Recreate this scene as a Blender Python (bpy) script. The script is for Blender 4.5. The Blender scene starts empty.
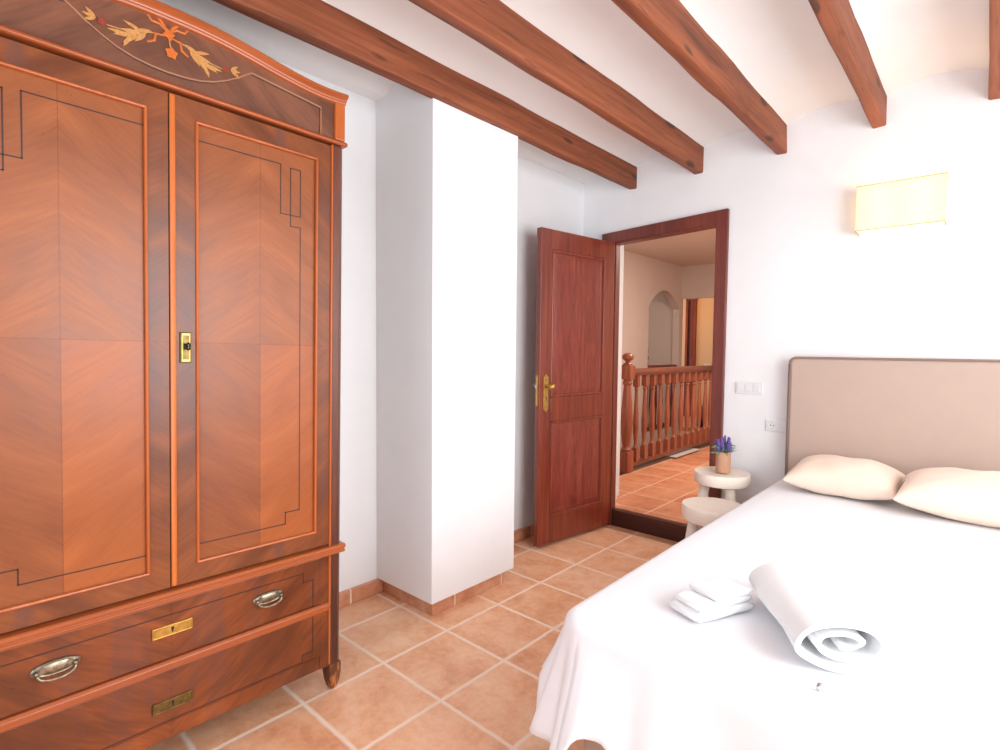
import bpy, bmesh, math, random
from mathutils import Vector, Matrix, noise
random.seed(7)
U = 0.34          # all plan dimensions below are in floor-tile units; one tile is 0.34 m
sc = bpy.context.scene
COL = sc.collection
PI = math.pi

# ------------------------------------------------------------------ camera, light, exposure
F_PX = 541.09; YAW = -0.732664; PITCH = -0.0490913; ROLL = -0.00908075
CAM = Vector((5.12786, -2.70188, 3.70462))
cam = bpy.data.cameras.new('camera'); camo = bpy.data.objects.new('camera', cam); COL.objects.link(camo)
cam.sensor_fit = 'HORIZONTAL'; cam.sensor_width = 36; cam.lens = 36*F_PX/1000; cam.clip_start = 0.02
f = Vector((math.sin(YAW)*math.cos(PITCH), math.cos(YAW)*math.cos(PITCH), math.sin(PITCH)))
r0 = Vector((math.cos(YAW), -math.sin(YAW), 0)); d0 = f.cross(r0)
c_, s_ = math.cos(ROLL), math.sin(ROLL)
rt = r0*c_ + d0*s_; dn = -r0*s_ + d0*c_
mw = Matrix((( rt.x, -dn.x, -f.x, CAM.x*U), (rt.y, -dn.y, -f.y, CAM.y*U), (rt.z, -dn.z, -f.z, CAM.z*U), (0,0,0,1)))
camo.matrix_world = mw
sc.camera = camo
sc.view_settings.view_transform = 'Standard'; sc.view_settings.look = 'None'
sc.view_settings.gamma = 1; sc.view_settings.use_curve_mapping = False
sc.view_settings.exposure = 0.06
w = bpy.data.worlds.new('world'); sc.world = w; w.use_nodes = True
w.node_tree.nodes['Background'].inputs[0].default_value = (0.86, 0.93, 1, 1)
w.node_tree.nodes['Background'].inputs[1].default_value = 1.5

def area(name, loc, target, sx, sy, power, col, spread=180):
    l = bpy.data.lights.new(name, 'AREA'); l.shape = 'RECTANGLE'; l.size = sx*U; l.size_y = sy*U
    l.energy = power; l.color = col; l.spread = math.radians(spread)
    o = bpy.data.objects.new(name, l); COL.objects.link(o)
    o.location = Vector(loc)*U
    o.rotation_euler = (Vector(target)-Vector(loc)).to_track_quat('-Z', 'Y').to_euler()
    return o
def point(name, loc, power, col, r=.06):
    l = bpy.data.lights.new(name, 'POINT'); l.energy = power; l.color = col; l.shadow_soft_size = r*U
    o = bpy.data.objects.new(name, l); COL.objects.link(o); o.location = Vector(loc)*U
    return o
# daylight through the two windows behind the camera, plus an added far fill
area('window_daylight', (8.35, .9, 4.2), (0, .9, 3.6), 4.4, 4.2, 52, (0.95, 0.98, 1.0))
area('far_window_fill', (8.35, 4.9, 4.3), (0, 4.9, 3.6), 2.4, 3.8, 10, (0.95, 0.98, 1.0))  # added fill for the far end, from an unseen made-up window
area('balcony_daylight', (3.6, -5.4, 4.0), (3.2, 3.5, 6.8), 5.0, 5.0, 19, (0.80, 0.90, 1.0))
# the lit landing beyond the door
area('landing_light', (.4, 12.5, 6.9), (-.6, 13, 0), 2.0, 3.0, 40, (1.0, 0.88, 0.77))
area('passage_light', (-5.6, 21.2, 6.9), (-4.8, 24, 3.8), 1.2, 1.0, 4, (1.0, 0.50, 0.2), 140)
area('room_beyond_fill', (-6.6, 16.5, 6.8), (-7.6, 18, 2), 1.2, 1.2, 3, (1.0, 0.88, 0.77))  # added fill to brighten the room past the arch

# ------------------------------------------------------------------ node helpers
def mat(name):
    m = bpy.data.materials.new(name); m.use_nodes = True
    nt = m.node_tree; b = nt.nodes['Principled BSDF']
    return m, nt, b
def N(nt, t, **kw):
    n = nt.nodes.new(t)
    for k, v in kw.items(): setattr(n, k, v)
    return n
def val(nt, sock, v):
    if isinstance(v, bpy.types.NodeSocket): nt.links.new(v, sock)
    else: sock.default_value = v
def MA(nt, op, a, b=None, c=None, clamp=False):
    n = N(nt, 'ShaderNodeMath', operation=op); n.use_clamp = clamp
    val(nt, n.inputs[0], a)
    if b is not None: val(nt, n.inputs[1], b)
    if c is not None: val(nt, n.inputs[2], c)
    return n.outputs[0]
def MIX(nt, fac, a, b, mode='MIX'):
    n = N(nt, 'ShaderNodeMix', data_type='RGBA', blend_type=mode)
    val(nt, n.inputs[0], fac); val(nt, n.inputs[6], a); val(nt, n.inputs[7], b)
    return n.outputs[2]
def RAMP(nt, fac, stops, interp='LINEAR'):
    n = N(nt, 'ShaderNodeValToRGB'); r = n.color_ramp; r.interpolation = interp
    while len(r.elements) < len(stops): r.elements.new(.5)
    for e, (p, c) in zip(r.elements, stops): e.position = p; e.color = c if len(c) == 4 else (*c, 1)
    nt.links.new(fac, n.inputs[0]); return n.outputs[0]
def NOISE(nt, vec, scale, detail=4, rough=.55, dist=0):
    n = N(nt, 'ShaderNodeTexNoise'); n.inputs['Scale'].default_value = scale
    n.inputs['Detail'].default_value = detail; n.inputs['Roughness'].default_value = rough
    n.inputs['Distortion'].default_value = dist
    if vec is not None: nt.links.new(vec, n.inputs['Vector'])
    return n.outputs['Fac']
def XYZ(nt, x, y, z):
    n = N(nt, 'ShaderNodeCombineXYZ'); val(nt, n.inputs[0], x); val(nt, n.inputs[1], y); val(nt, n.inputs[2], z)
    return n.outputs[0]
def OBJ(nt):
    t = N(nt, 'ShaderNodeTexCoord'); s = N(nt, 'ShaderNodeSeparateXYZ'); nt.links.new(t.outputs['Object'], s.inputs[0])
    return t.outputs['Object'], s.outputs
def BUMP(nt, b, h, strength=.2, dist=.01):
    n = N(nt, 'ShaderNodeBump'); n.inputs['Strength'].default_value = strength; n.inputs['Distance'].default_value = dist
    nt.links.new(h, n.inputs['Height']); nt.links.new(n.outputs[0], b.inputs['Normal'])
def srgb(*c):
    return tuple(((x/255)/12.92 if x <= 10 else ((x/255+.055)/1.055)**2.4) for x in c) + (1,)

def plain(name, c, rough=.5, metal=0, spec=.5, mottle=0, scale=20, bump=0, bscale=200):
    m, nt, b = mat(name)
    co, _ = OBJ(nt)
    if mottle:
        nz = NOISE(nt, co, scale, 5)
        lo = tuple(x*(1-mottle) for x in c[:3]); hi = tuple(min(1, x*(1+mottle)) for x in c[:3])
        nt.links.new(RAMP(nt, nz, [(.3, lo), (.7, hi)]), b.inputs['Base Color'])
    else: b.inputs['Base Color'].default_value = c
    b.inputs['Roughness'].default_value = rough; b.inputs['Metallic'].default_value = metal
    b.inputs['Specular IOR Level'].default_value = spec
    if bump: BUMP(nt, b, NOISE(nt, co, bscale, 3), bump, .002)
    return m

def wood(name, stops, axis=2, rough=.35, lo=3, hi=60, dist=.6, knots=0, coat=0, seed=0, spec=.5, bump=.08):
    """grain running along one axis of the object"""
    m, nt, b = mat(name); co, s = OBJ(nt)
    k = [hi, hi, hi]; k[axis] = lo
    rnd = N(nt, 'ShaderNodeObjectInfo').outputs['Random'] if knots else 0.0
    off = MA(nt, 'MULTIPLY', rnd, 37.0) if knots else 0.0
    vec = XYZ(nt, *[MA(nt, 'ADD', MA(nt, 'MULTIPLY', s[i], k[i]/10), off if i == axis else seed*1.0) for i in range(3)])
    fine = NOISE(nt, vec, 6, 6, .65, dist)
    vec2 = XYZ(nt, *[MA(nt, 'ADD', MA(nt, 'MULTIPLY', s[i], k[i]/10), MA(nt, 'ADD', off, seed+.1) if i == axis else seed+5.0) for i in range(3)])
    broad = NOISE(nt, vec2, 1.6, 3, .5, dist)
    g = MA(nt, 'ADD', MA(nt, 'MULTIPLY', fine, .55), MA(nt, 'MULTIPLY', broad, .45))
    c = RAMP(nt, g, stops)
    if knots:
        kv = XYZ(nt, *[MA(nt, 'ADD', MA(nt, 'MULTIPLY', s[i], [9, 9, 9][i] if i != axis else 2.6), off if i == axis else 3.3) for i in range(3)])
        v = N(nt, 'ShaderNodeTexVoronoi'); v.inputs['Scale'].default_value = 1.0; nt.links.new(kv, v.inputs['Vector'])
        kk = MA(nt, 'ADD', v.outputs['Distance'], MA(nt, 'MULTIPLY', fine, .14))
        km = RAMP(nt, kk, [(.19, (1, 1, 1)), (.25, (.0, .0, .0))])
        c = MIX(nt, MA(nt, 'MULTIPLY', km, knots), c, (.05, .022, .012, 1))
        cv = XYZ(nt, *[MA(nt, 'MULTIPLY', s[i], 60 if i != axis else 4) for i in range(3)])
        cr = RAMP(nt, NOISE(nt, cv, 1.0, 2, .4), [(.67, (0, 0, 0)), (.71, (1, 1, 1))])
        c = MIX(nt, MA(nt, 'MULTIPLY', cr, .5), c, (.06, .025, .015, 1))
    nt.links.new(c, b.inputs['Base Color'])
    b.inputs['Roughness'].default_value = rough; b.inputs['Coat Weight'].default_value = coat; b.inputs['Coat Roughness'].default_value = .2
    b.inputs['Specular IOR Level'].default_value = spec
    if bump: BUMP(nt, b, fine, bump, .003)
    return m

VEN = [(.22, srgb(108, 60, 38)), (.42, srgb(142, 80, 46)), (.58, srgb(162, 92, 50)), (.78, srgb(184, 112, 64))]
def veneer(name, yc, zm, stops=VEN, patch=.0, ybook=True, tint=.2, rough=.3, flip=1, seed=0, pscale=2.2):
    """book-matched walnut veneer: the grain is mirrored about y = yc and z = zm (metres, object space)"""
    m, nt, b = mat(name); co, s = OBJ(nt)
    dy = MA(nt, 'SUBTRACT', s[1], yc); dz = MA(nt, 'SUBTRACT', s[2], zm)
    u = MA(nt, 'ABSOLUTE', dy); v = MA(nt, 'ABSOLUTE', dz) if ybook else MA(nt, 'MULTIPLY', dz, flip)
    a = MA(nt, 'ADD', MA(nt, 'MULTIPLY', u, 0.75), v); c2 = MA(nt, 'SUBTRACT', u, v)
    wob = NOISE(nt, XYZ(nt, u, v, seed*1.7), 3.0, 2)
    a = MA(nt, 'ADD', a, MA(nt, 'MULTIPLY', wob, .10))
    fine = NOISE(nt, XYZ(nt, MA(nt, 'MULTIPLY', a, 60), MA(nt, 'MULTIPLY', c2, 4), seed+.5), 1.6, 6, .62, .12)
    broad = NOISE(nt, XYZ(nt, MA(nt, 'MULTIPLY', a, 8), MA(nt, 'MULTIPLY', c2, 2.2), seed+9.0), 1.0, 4, .5, .35)
    g = MA(nt, 'ADD', MA(nt, 'MULTIPLY', fine, .3), MA(nt, 'MULTIPLY', broad, .7))
    c = RAMP(nt, g, stops)
    # chatoyant light and shade put into the leaf colours either side of the joint
    side = MA(nt, 'GREATER_THAN', dy, 0.0); low = MA(nt, 'LESS_THAN', dz, 0.0)
    q = MA(nt, 'MULTIPLY', side, low)
    c = MIX(nt, MA(nt, 'MULTIPLY', q, tint), c, srgb(206, 104, 40))
    q2 = MA(nt, 'MULTIPLY', MA(nt, 'SUBTRACT', 1.0, side), low)
    c = MIX(nt, MA(nt, 'MULTIPLY', q2, tint), c, srgb(108, 54, 40))
    # fine dark seams at the joints
    sm = MA(nt, 'LESS_THAN', MA(nt, 'ABSOLUTE', dy), .0012)
    if ybook: sm = MA(nt, 'MAXIMUM', sm, MA(nt, 'LESS_THAN', MA(nt, 'ABSOLUTE', dz), .0012))
    c = MIX(nt, MA(nt, 'MULTIPLY', sm, .35), c, srgb(90, 40, 25))
    if patch:
        pn = NOISE(nt, XYZ(nt, MA(nt, 'MULTIPLY', u, 6), MA(nt, 'ADD', v, MA(nt, 'MULTIPLY', u, .8)), seed+3.0), pscale, 2, .4, .3)
        pm = RAMP(nt, pn, [(.53, (0, 0, 0)), (.70, (1, 1, 1))])
        c = MIX(nt, MA(nt, 'MULTIPLY', pm, patch), c, srgb(92, 66, 66))
    # worn specks
    sp = RAMP(nt, NOISE(nt, co, 160, 1), [(.74, (0, 0, 0)), (.78, (1, 1, 1))])
    c = MIX(nt, MA(nt, 'MULTIPLY', sp, .45), c, srgb(80, 40, 28))
    nt.links.new(c, b.inputs['Base Color'])
    rg = MA(nt, 'ADD', MA(nt, 'MULTIPLY', broad, .25), rough-.1)
    nt.links.new(rg, b.inputs['Roughness'])
    b.inputs['Specular IOR Level'].default_value = .36
    b.inputs['Coat Weight'].default_value = .08; b.inputs['Coat Roughness'].default_value = .3
    BUMP(nt, b, fine, .04, .002)
    return m

def tiles(name, ox, oy, c1, c2, c3, grout, joint=.021, axis=(0, 1)):
    """square terracotta tiles with pale joints; world-size pattern from object space"""
    m, nt, b = mat(name); co, s = OBJ(nt)
    x = MA(nt, 'SUBTRACT', MA(nt, 'DIVIDE', s[axis[0]], U), ox); y = MA(nt, 'SUBTRACT', MA(nt, 'DIVIDE', s[axis[1]], U), oy)
    wv = MA(nt, 'MULTIPLY', MA(nt, 'SUBTRACT', NOISE(nt, co, 26, 3), .5), .02)
    def edge(t):
        fr = MA(nt, 'FRACT', MA(nt, 'ADD', t, wv)); return MA(nt, 'MINIMUM', fr, MA(nt, 'SUBTRACT', 1.0, fr))
    e = MA(nt, 'MINIMUM', edge(x), edge(y))
    gm = RAMP(nt, MA(nt, 'DIVIDE', e, joint), [(.25, (1, 1, 1)), (.95, (0, 0, 0))])
    cell = XYZ(nt, MA(nt, 'FLOOR', x), MA(nt, 'FLOOR', y), 0.0)
    wn = N(nt, 'ShaderNodeTexWhiteNoise'); nt.links.new(cell, wn.inputs[0])
    off = N(nt, 'ShaderNodeVectorMath', operation='MULTIPLY_ADD')
    nt.links.new(cell, off.inputs[0]); off.inputs[1].default_value = (3.1, 7.7, 0); nt.links.new(co, off.inputs[2])
    n1 = NOISE(nt, off.outputs[0], 7, 5, .6, .4); n2 = NOISE(nt, off.outputs[0], 34, 5, .7)
    g = MA(nt, 'ADD', MA(nt, 'ADD', MA(nt, 'MULTIPLY', n1, .6), MA(nt, 'MULTIPLY', n2, .3)), MA(nt, 'MULTIPLY', wn.outputs[0], .12))
    c = RAMP(nt, g, [(.36, c1), (.5, c2), (.66, c3)])
    spn = RAMP(nt, NOISE(nt, co, 60, 2), [(.735, (0, 0, 0)), (.76, (1, 1, 1))])
    c = MIX(nt, MA(nt, 'MULTIPLY', spn, .35), c, srgb(120, 62, 44))
    c = MIX(nt, gm, c, grout)
    nt.links.new(c, b.inputs['Base Color'])
    rr = MA(nt, 'ADD', MA(nt, 'MULTIPLY', gm, .35), MA(nt, 'ADD', MA(nt, 'MULTIPLY', n1, .2), .32)); nt.links.new(rr, b.inputs['Roughness'])
    h = MA(nt, 'ADD', MA(nt, 'MULTIPLY', gm, -1.0), MA(nt, 'MULTIPLY', n2, .12)); BUMP(nt, b, h, .35, .003)
    return m

def plaster(name, c, bump=.25):
    m, nt, b = mat(name); co, s = OBJ(nt)
    n = NOISE(nt, co, 5, 4); nt.links.new(RAMP(nt, n, [(.3, tuple(x*.975 for x in c[:3])), (.7, c)]), b.inputs['Base Color'])
    b.inputs['Roughness'].default_value = .85; b.inputs['Specular IOR Level'].default_value = .25
    BUMP(nt, b, NOISE(nt, co, 9, 5, .6), bump, .006)
    return m

def fabric(name, c, rough=.9, weave=900, bump=.3, mottle=.04, sheen=.2, wr=0):
    m, nt, b = mat(name); co, s = OBJ(nt)
    n = NOISE(nt, co, 14, 4); nt.links.new(RAMP(nt, n, [(.3, tuple(x*(1-mottle) for x in c[:3])), (.7, c)]), b.inputs['Base Color'])
    b.inputs['Roughness'].default_value = rough; b.inputs['Specular IOR Level'].default_value = .2
    b.inputs['Sheen Weight'].default_value = sheen
    h = NOISE(nt, co, weave, 2)
    if wr: h = MA(nt, 'ADD', MA(nt, 'MULTIPLY', h, .12), MA(nt, 'MULTIPLY', NOISE(nt, co, wr, 4, .55, .4), 1.0))
    BUMP(nt, b, h, bump, .002 if not wr else .012)
    return m

M = {}
M['wall'] = plaster('white_plaster', (.93, .93, .94, 1))
M['ceil'] = plaster('ceiling_plaster', (.90, .87, .85, 1), .3)
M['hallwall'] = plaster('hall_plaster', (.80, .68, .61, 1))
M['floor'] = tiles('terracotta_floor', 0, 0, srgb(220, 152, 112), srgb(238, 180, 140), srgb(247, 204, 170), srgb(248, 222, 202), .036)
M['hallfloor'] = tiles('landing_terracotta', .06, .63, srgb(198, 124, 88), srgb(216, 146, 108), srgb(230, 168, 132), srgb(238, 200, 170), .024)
M['skirt_y'] = tiles('skirting_tile_y', 0.5, .55, srgb(186, 118, 86), srgb(208, 144, 110), srgb(226, 172, 142), srgb(240, 214, 192), axis=(2, 1))
M['skirt_x'] = tiles('skirting_tile_x', .15, .5, srgb(186, 118, 86), srgb(208, 144, 110), srgb(226, 172, 142), srgb(240, 214, 192), axis=(0, 2))
M['beam'] = wood('beam_pine', [(.3, srgb(86, 46, 30)), (.45, srgb(128, 70, 45)), (.58, srgb(152, 86, 56)), (.75, srgb(170, 104, 72))], 1, .6, 3, 70, .9, knots=.8, spec=.3, bump=.2)
M['door'] = wood('mahogany_door', [(.3, srgb(94, 36, 26)), (.45, srgb(122, 50, 34)), (.6, srgb(146, 66, 42)), (.75, srgb(164, 82, 54))], 2, .3, 4, 80, 1.2, coat=.3)
M['doorpanel'] = wood('mahogany_panel', [(.3, srgb(92, 34, 28)), (.45, srgb(126, 52, 40)), (.58, srgb(146, 66, 52)), (.75, srgb(170, 92, 74))], 2, .32, 9, 90, 2.2, coat=.3, seed=4)
M['doorframe'] = wood('dark_door_frame', [(.3, srgb(84, 32, 24)), (.5, srgb(116, 50, 38)), (.7, srgb(140, 68, 52))], 2, .38, 4, 80, .8, coat=.2, seed=2)
M['riser'] = wood('dark_step_board', [(.3, srgb(46, 16, 14)), (.5, srgb(72, 28, 22)), (.7, srgb(96, 42, 32))], 0, .4, 4, 60, 1.2, knots=.3, seed=8)
M['railwood'] = wood('baluster_wood', [(.3, srgb(118, 58, 40)), (.5, srgb(160, 88, 62)), (.7, srgb(188, 112, 82))], 2, .35, 4, 60, .8, coat=.3, seed=3)
M['railh'] = wood('handrail_wood', [(.3, srgb(90, 46, 34)), (.5, srgb(124, 68, 50)), (.7, srgb(150, 88, 66))], 1, .35, 4, 60, .8, coat=.3, seed=6)
M['stool'] = wood('pale_pine', [(.3, srgb(243, 226, 208)), (.5, srgb(250, 238, 224)), (.7, srgb(254, 248, 238))], 0, .6, 3, 60, .8, seed=5, bump=.05)
M['brass'] = plain('brass', srgb(204, 166, 92), .4, 1, mottle=.2, scale=60)
M['oldbrass'] = plain('aged_brass', srgb(126, 106, 66), .45, 1, mottle=.35, scale=80)
M['pewter'] = plain('tarnished_pewter', srgb(150, 140, 122), .42, 1, mottle=.4, scale=90)
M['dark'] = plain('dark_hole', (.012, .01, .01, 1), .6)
M['steel'] = plain('steel_latch', (.6, .6, .62, 1), .3, 1)
M['plastic'] = plain('white_plastic', (.86, .86, .87, 1), .35)
M['stone'] = plain('dark_grey_stone', srgb(104, 84, 74), .5, mottle=.25, scale=30)
M['mat'] = plain('pale_reflection', srgb(206, 202, 198), .6, mottle=.06, scale=30)
M['headboard'] = fabric('taupe_fabric', srgb(196, 172, 158), weave=700, bump=.25)
M['piping'] = fabric('taupe_piping', srgb(150, 126, 114), weave=700)
M['sheet'] = fabric('white_sheet', (.91, .91, .935, 1), weave=1100, bump=.2, mottle=.01, sheen=.1, wr=3.2)
M['towel'] = fabric('white_terry', (.92, .92, .92, 1), weave=420, bump=.6, mottle=.02)
M['pillow'] = fabric('cream_pillowcase', srgb(247, 222, 203), weave=900, bump=.3, mottle=.02, wr=7)
M['pot'] = plain('beige_ceramic', srgb(206, 158, 126), .7, mottle=.05, scale=40)
M['leaf'] = plain('sage_green_leaves', srgb(120, 160, 124), .6, mottle=.3, scale=90)
M['leaf2'] = plain('lime_green_leaves', srgb(166, 190, 60), .6, mottle=.2, scale=90)
M['lav'] = plain('lavender_bloom', srgb(124, 100, 176), .7, mottle=.3, scale=120)
M['blue'] = fabric('navy_cloth', srgb(38, 46, 78), weave=400)
M['yellow'] = fabric('yellow_cloth', srgb(206, 156, 50), weave=400)

# ------------------------------------------------------------------ mesh helpers (tile units in, metres out)
WL = {}      # world location (tile units) of the origin of every thing
class MB:
    def __init__(s): s.v = []; s.f = []; s.mi = []; s.cur = 0
    def add(s, vs, fs):
        b = len(s.v); s.v += [tuple(v) for v in vs]; s.f += [tuple(i+b for i in q) for q in fs]; s.mi += [s.cur]*len(fs); return s
    def box(s, x0, y0, z0, x1, y1, z1):
        vs = [(x, y, z) for z in (z0, z1) for y in (y0, y1) for x in (x0, x1)]
        return s.add(vs, [(0, 2, 3, 1), (4, 5, 7, 6), (0, 1, 5, 4), (2, 6, 7, 3), (0, 4, 6, 2), (1, 3, 7, 5)])
    def prism(s, poly, axis, a, b):
        """polygon in the two other axes, extruded along axis from a to b"""
        def pt(p, t):
            q = list(p); q.insert(axis, t); return q
        n = len(poly); vs = [pt(p, a) for p in poly] + [pt(p, b) for p in poly]
        fs = [tuple(range(n-1, -1, -1)), tuple(range(n, 2*n))] + [(i, (i+1) % n, n+(i+1) % n, n+i) for i in range(n)]
        return s.add(vs, fs)
    def rings(s, rings, closed=True, caps=True):
        n = len(rings[0]); vs = [p for r in rings for p in r]; fs = []
        for k in range(len(rings)-1):
            for i in range(n if closed else n-1):
                j = (i+1) % n; fs.append((k*n+i, k*n+j, (k+1)*n+j, (k+1)*n+i))
        if caps: fs += [tuple(range(n-1, -1, -1)), tuple(range((len(rings)-1)*n, len(rings)*n))]
        return s.add(vs, fs)
    def lathe(s, prof, cx, cy, n=20, rx=1, ry=1):
        return s.rings([[(cx+r*rx*math.cos(2*PI*i/n), cy+r*ry*math.sin(2*PI*i/n), z) for i in range(n)] for r, z in prof])
    def tube(s, pts, r, n=10, caps=True):
        pts = [Vector(p) for p in pts]; rs = r if isinstance(r, (list, tuple)) else [r]*len(pts); R = []
        up = Vector((0, 0, 1))
        for i, p in enumerate(pts):
            t = (pts[min(i+1, len(pts)-1)]-pts[max(i-1, 0)]).normalized()
            a = up.cross(t)
            if a.length < .05: a = Vector((1, 0, 0)).cross(t)
            a.normalize(); b = t.cross(a)
            R.append([p + (a*math.cos(2*PI*k/n) + b*math.sin(2*PI*k/n))*rs[i] for k in range(n)])
        return s.rings(R, caps=caps)
    def sweep(s, path, prof):
        """profile points (outwards x, up) swept along a y-z path on the wardrobe front; prof = (dx, dn)"""
        R = []
        for i, (y, z) in enumerate(path):
            y0, z0 = path[max(i-1, 0)]; y1, z1 = path[min(i+1, len(path)-1)]
            L = math.hypot(y1-y0, z1-z0); ny, nz = -(z1-z0)/L, (y1-y0)/L
            R.append([(dx, y+ny*dn, z+nz*dn) for dx, dn in prof])
        return s.rings(R)
    def build(s, name, m, parent=None, loc=None, smooth=False, bevel=0, seg=2, solid=0, sub=0, autos=None):
        L = Vector(loc) if loc is not None else (WL[parent.name] if parent else Vector((0, 0, 0)))
        me = bpy.data.meshes.new(name)
        me.from_pydata([((x-L.x)*U, (y-L.y)*U, (z-L.z)*U) for x, y, z in s.v], [], s.f)
        ms = m if isinstance(m, (list, tuple)) else [m]
        for q in ms: me.materials.append(q)
        for p, i in zip(me.polygons, s.mi): p.material_index = i; p.use_smooth = smooth
        bm = bmesh.new(); bm.from_mesh(me); bmesh.ops.recalc_face_normals(bm, faces=bm.faces); bm.to_mesh(me); bm.free()
        o = bpy.data.objects.new(name, me); COL.objects.link(o)
        if parent: o.parent = parent; o.location = (L-WL[parent.name])*U
        else: o.location = L*U
        WL[o.name] = L
        if solid:
            q = o.modifiers.new('s', 'SOLIDIFY'); q.thickness = solid*U; q.offset = -1
        if bevel:
            q = o.modifiers.new('b', 'BEVEL'); q.width = bevel*U; q.segments = seg; q.limit_method = 'ANGLE'; q.angle_limit = math.radians(40)
        if sub:
            q = o.modifiers.new('u', 'SUBSURF'); q.levels = sub; q.render_levels = sub
        if autos:
            for p in me.polygons: p.use_smooth = True
            me.set_sharp_from_angle(angle=math.radians(autos))
        return o
def tag(o, label, cat, group=None):
    o['label'] = label; o['category'] = cat
    if group: o['group'] = group
    return o
def thing(name, label, cat, loc, group=None):
    o = bpy.data.objects.new(name, None); COL.objects.link(o); o.location = Vector(loc)*U; WL[o.name] = Vector(loc)
    o.empty_display_size = .05
    return tag(o, label, cat, group)
def struct(o): o['kind'] = 'structure'; return o
def box(*a): return MB().box(*a)

# ================================================================== THE SHELL
YW = 7.28; XL = -1.6; XL2 = -1.47; CZ = 7.50
struct(box(XL-.4, -6, -.5, 8.6, YW+.02, 0).build('floor', M['floor']))
# left wall: two lengths of slightly different depth, with the boxed pillar between
struct(box(XL-.5, -6, 0, XL, 3.0, 8.3).build('wall_left', M['wall']))
struct(box(XL-.5, 3.0, 0, XL2, YW+.3, 8.3).build('wall_left_recess', M['wall']))
# far wall with the door opening and its splayed reveal
ox0, ox1, oz = -.64, 1.43, 6.02
wf = MB()
wf.prism([(XL-.5, YW), (ox0, YW), (ox0, 7.38), (-1.05, 8.2), (-1.05, 8.3), (XL-.5, 8.3)], 2, -.5, 8.3)
wf.prism([(ox1, YW), (9, YW), (9, 8.3), (1.75, 8.3), (ox1, 7.5)], 2, -.5, 8.3)
wf.box(ox0, YW, oz, ox1, 7.45, 8.3); wf.box(-.9, 7.45, 6.7, 1.8, 8.3, 8.3)
struct(wf.build('wall_far', M['wall']))
# right wall with a window and an added fill opening, rear wall with a balcony opening (both behind the camera)
wr = MB(); RX = 8.4
wr.box(RX, -6, 0, RX+.6, -1.4, 8.3); wr.box(RX, 3.1, 0, RX+.6, 3.6, 8.3); wr.box(RX, 6.2, 0, RX+.6, YW, 8.3); wr.box(RX, 3.6, 0, RX+.6, 6.2, 2.3); wr.box(RX, 3.6, 6.3, RX+.6, 6.2, 8.3); wr.box(RX, -1.4, 0, RX+.6, 3.1, 2.0); wr.box(RX, -1.4, 6.4, RX+.6, 3.1, 8.3)
struct(wr.build('wall_right', M['wall']))
wb = MB(); RY = -5.5
wb.box(XL, RY-.6, 0, 1.0, RY, 8.3); wb.box(6.2, RY-.6, 0, 8.6, RY, 8.3); wb.box(1.0, RY-.6, 6.6, 6.2, RY, 8.3); wb.box(1.0, RY-.6, 0, 6.2, RY, 1.3)
struct(wb.build('wall_back', M['wall']))
wn = thing('window_1', '', '', (RX+.3, .85, 2.0)); del wn['label']; del wn['category']; struct(wn)
q = MB()
for y in (-1.4, .77, 2.94): q.box(RX+.2, y, 2.0, RX+.36, y+.16, 6.4)
for z in (2.0, 6.24): q.box(RX+.2, -1.4, z, RX+.36, 3.1, z+.16)
q.build('window_frame', M['doorframe'], wn, bevel=.02)
wn = thing('fill_window', '', '', (RX+.3, 4.9, 2.3)); del wn['label']; del wn['category']; struct(wn)  # unseen window added to go with the far fill light
q = MB()
for y in (3.6, 6.06): q.box(RX+.2, y, 2.3, RX+.36, y+.14, 6.3)
for z in (2.3, 6.16): q.box(RX+.2, 3.6, z, RX+.36, 6.2, z+.14)
q.build('window_frame', M['doorframe'], wn, bevel=.02)
wn = thing('window_2', '', '', (3.6, RY-.3, 1.3)); del wn['label']; del wn['category']; struct(wn)
q = MB()
for x in (1.0, 3.52, 6.04): q.box(x, RY-.36, 1.3, x+.16, RY-.2, 6.6)
for z in (1.3, 6.44): q.box(1.0, RY-.36, z, 6.2, RY-.2, z+.16)
q.build('window_frame', M['doorframe'], wn, bevel=.02)

# beams and the shallow vaults between them
BEAMS = [(-1.52, -1.34, 6.78, 7.30), (-.40, -.225, 6.93, 7.37), (.945, 1.115, 6.96, 7.44), (2.345, 2.516, 6.995, 7.48), (3.69, 3.86, 7.09, 7.54), (5.005, 5.18, 7.115, 7.56), (6.35, 6.53, 7.12, 7.58)]
ce = MB(); prof = []
for i in range(len(BEAMS)-1):
    a, b = BEAMS[i], BEAMS[i+1]; x0, x1 = a[1]-.03, b[0]+.03; n = 14
    for k in range(n+1):
        t = k/n; prof.append((x0+(x1-x0)*t, (a[3]-.04)*(1-t)+(b[3]-.04)*t + .125*math.sin(PI*t)**.8))
prof = [(XL-.1, 7.26)] + prof + [(9.0, 7.75)]
ce.prism(prof + [(9.0, 8.5), (XL-.1, 8.5)], 1, -6, YW+.05)
struct(ce.build('ceiling', M['ceil'], autos=25))
blab = [None, 'leftmost ceiling beam, dark brown, passing over the white pillar', 'second ceiling beam from the left, ending over the doorway corner',
        'third ceiling beam from the left, ending above the right side of the door frame', 'fourth ceiling beam, lit orange, ending left of the wall lamp',
        'rightmost visible ceiling beam, cut by the right edge of the photo', None]
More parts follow.
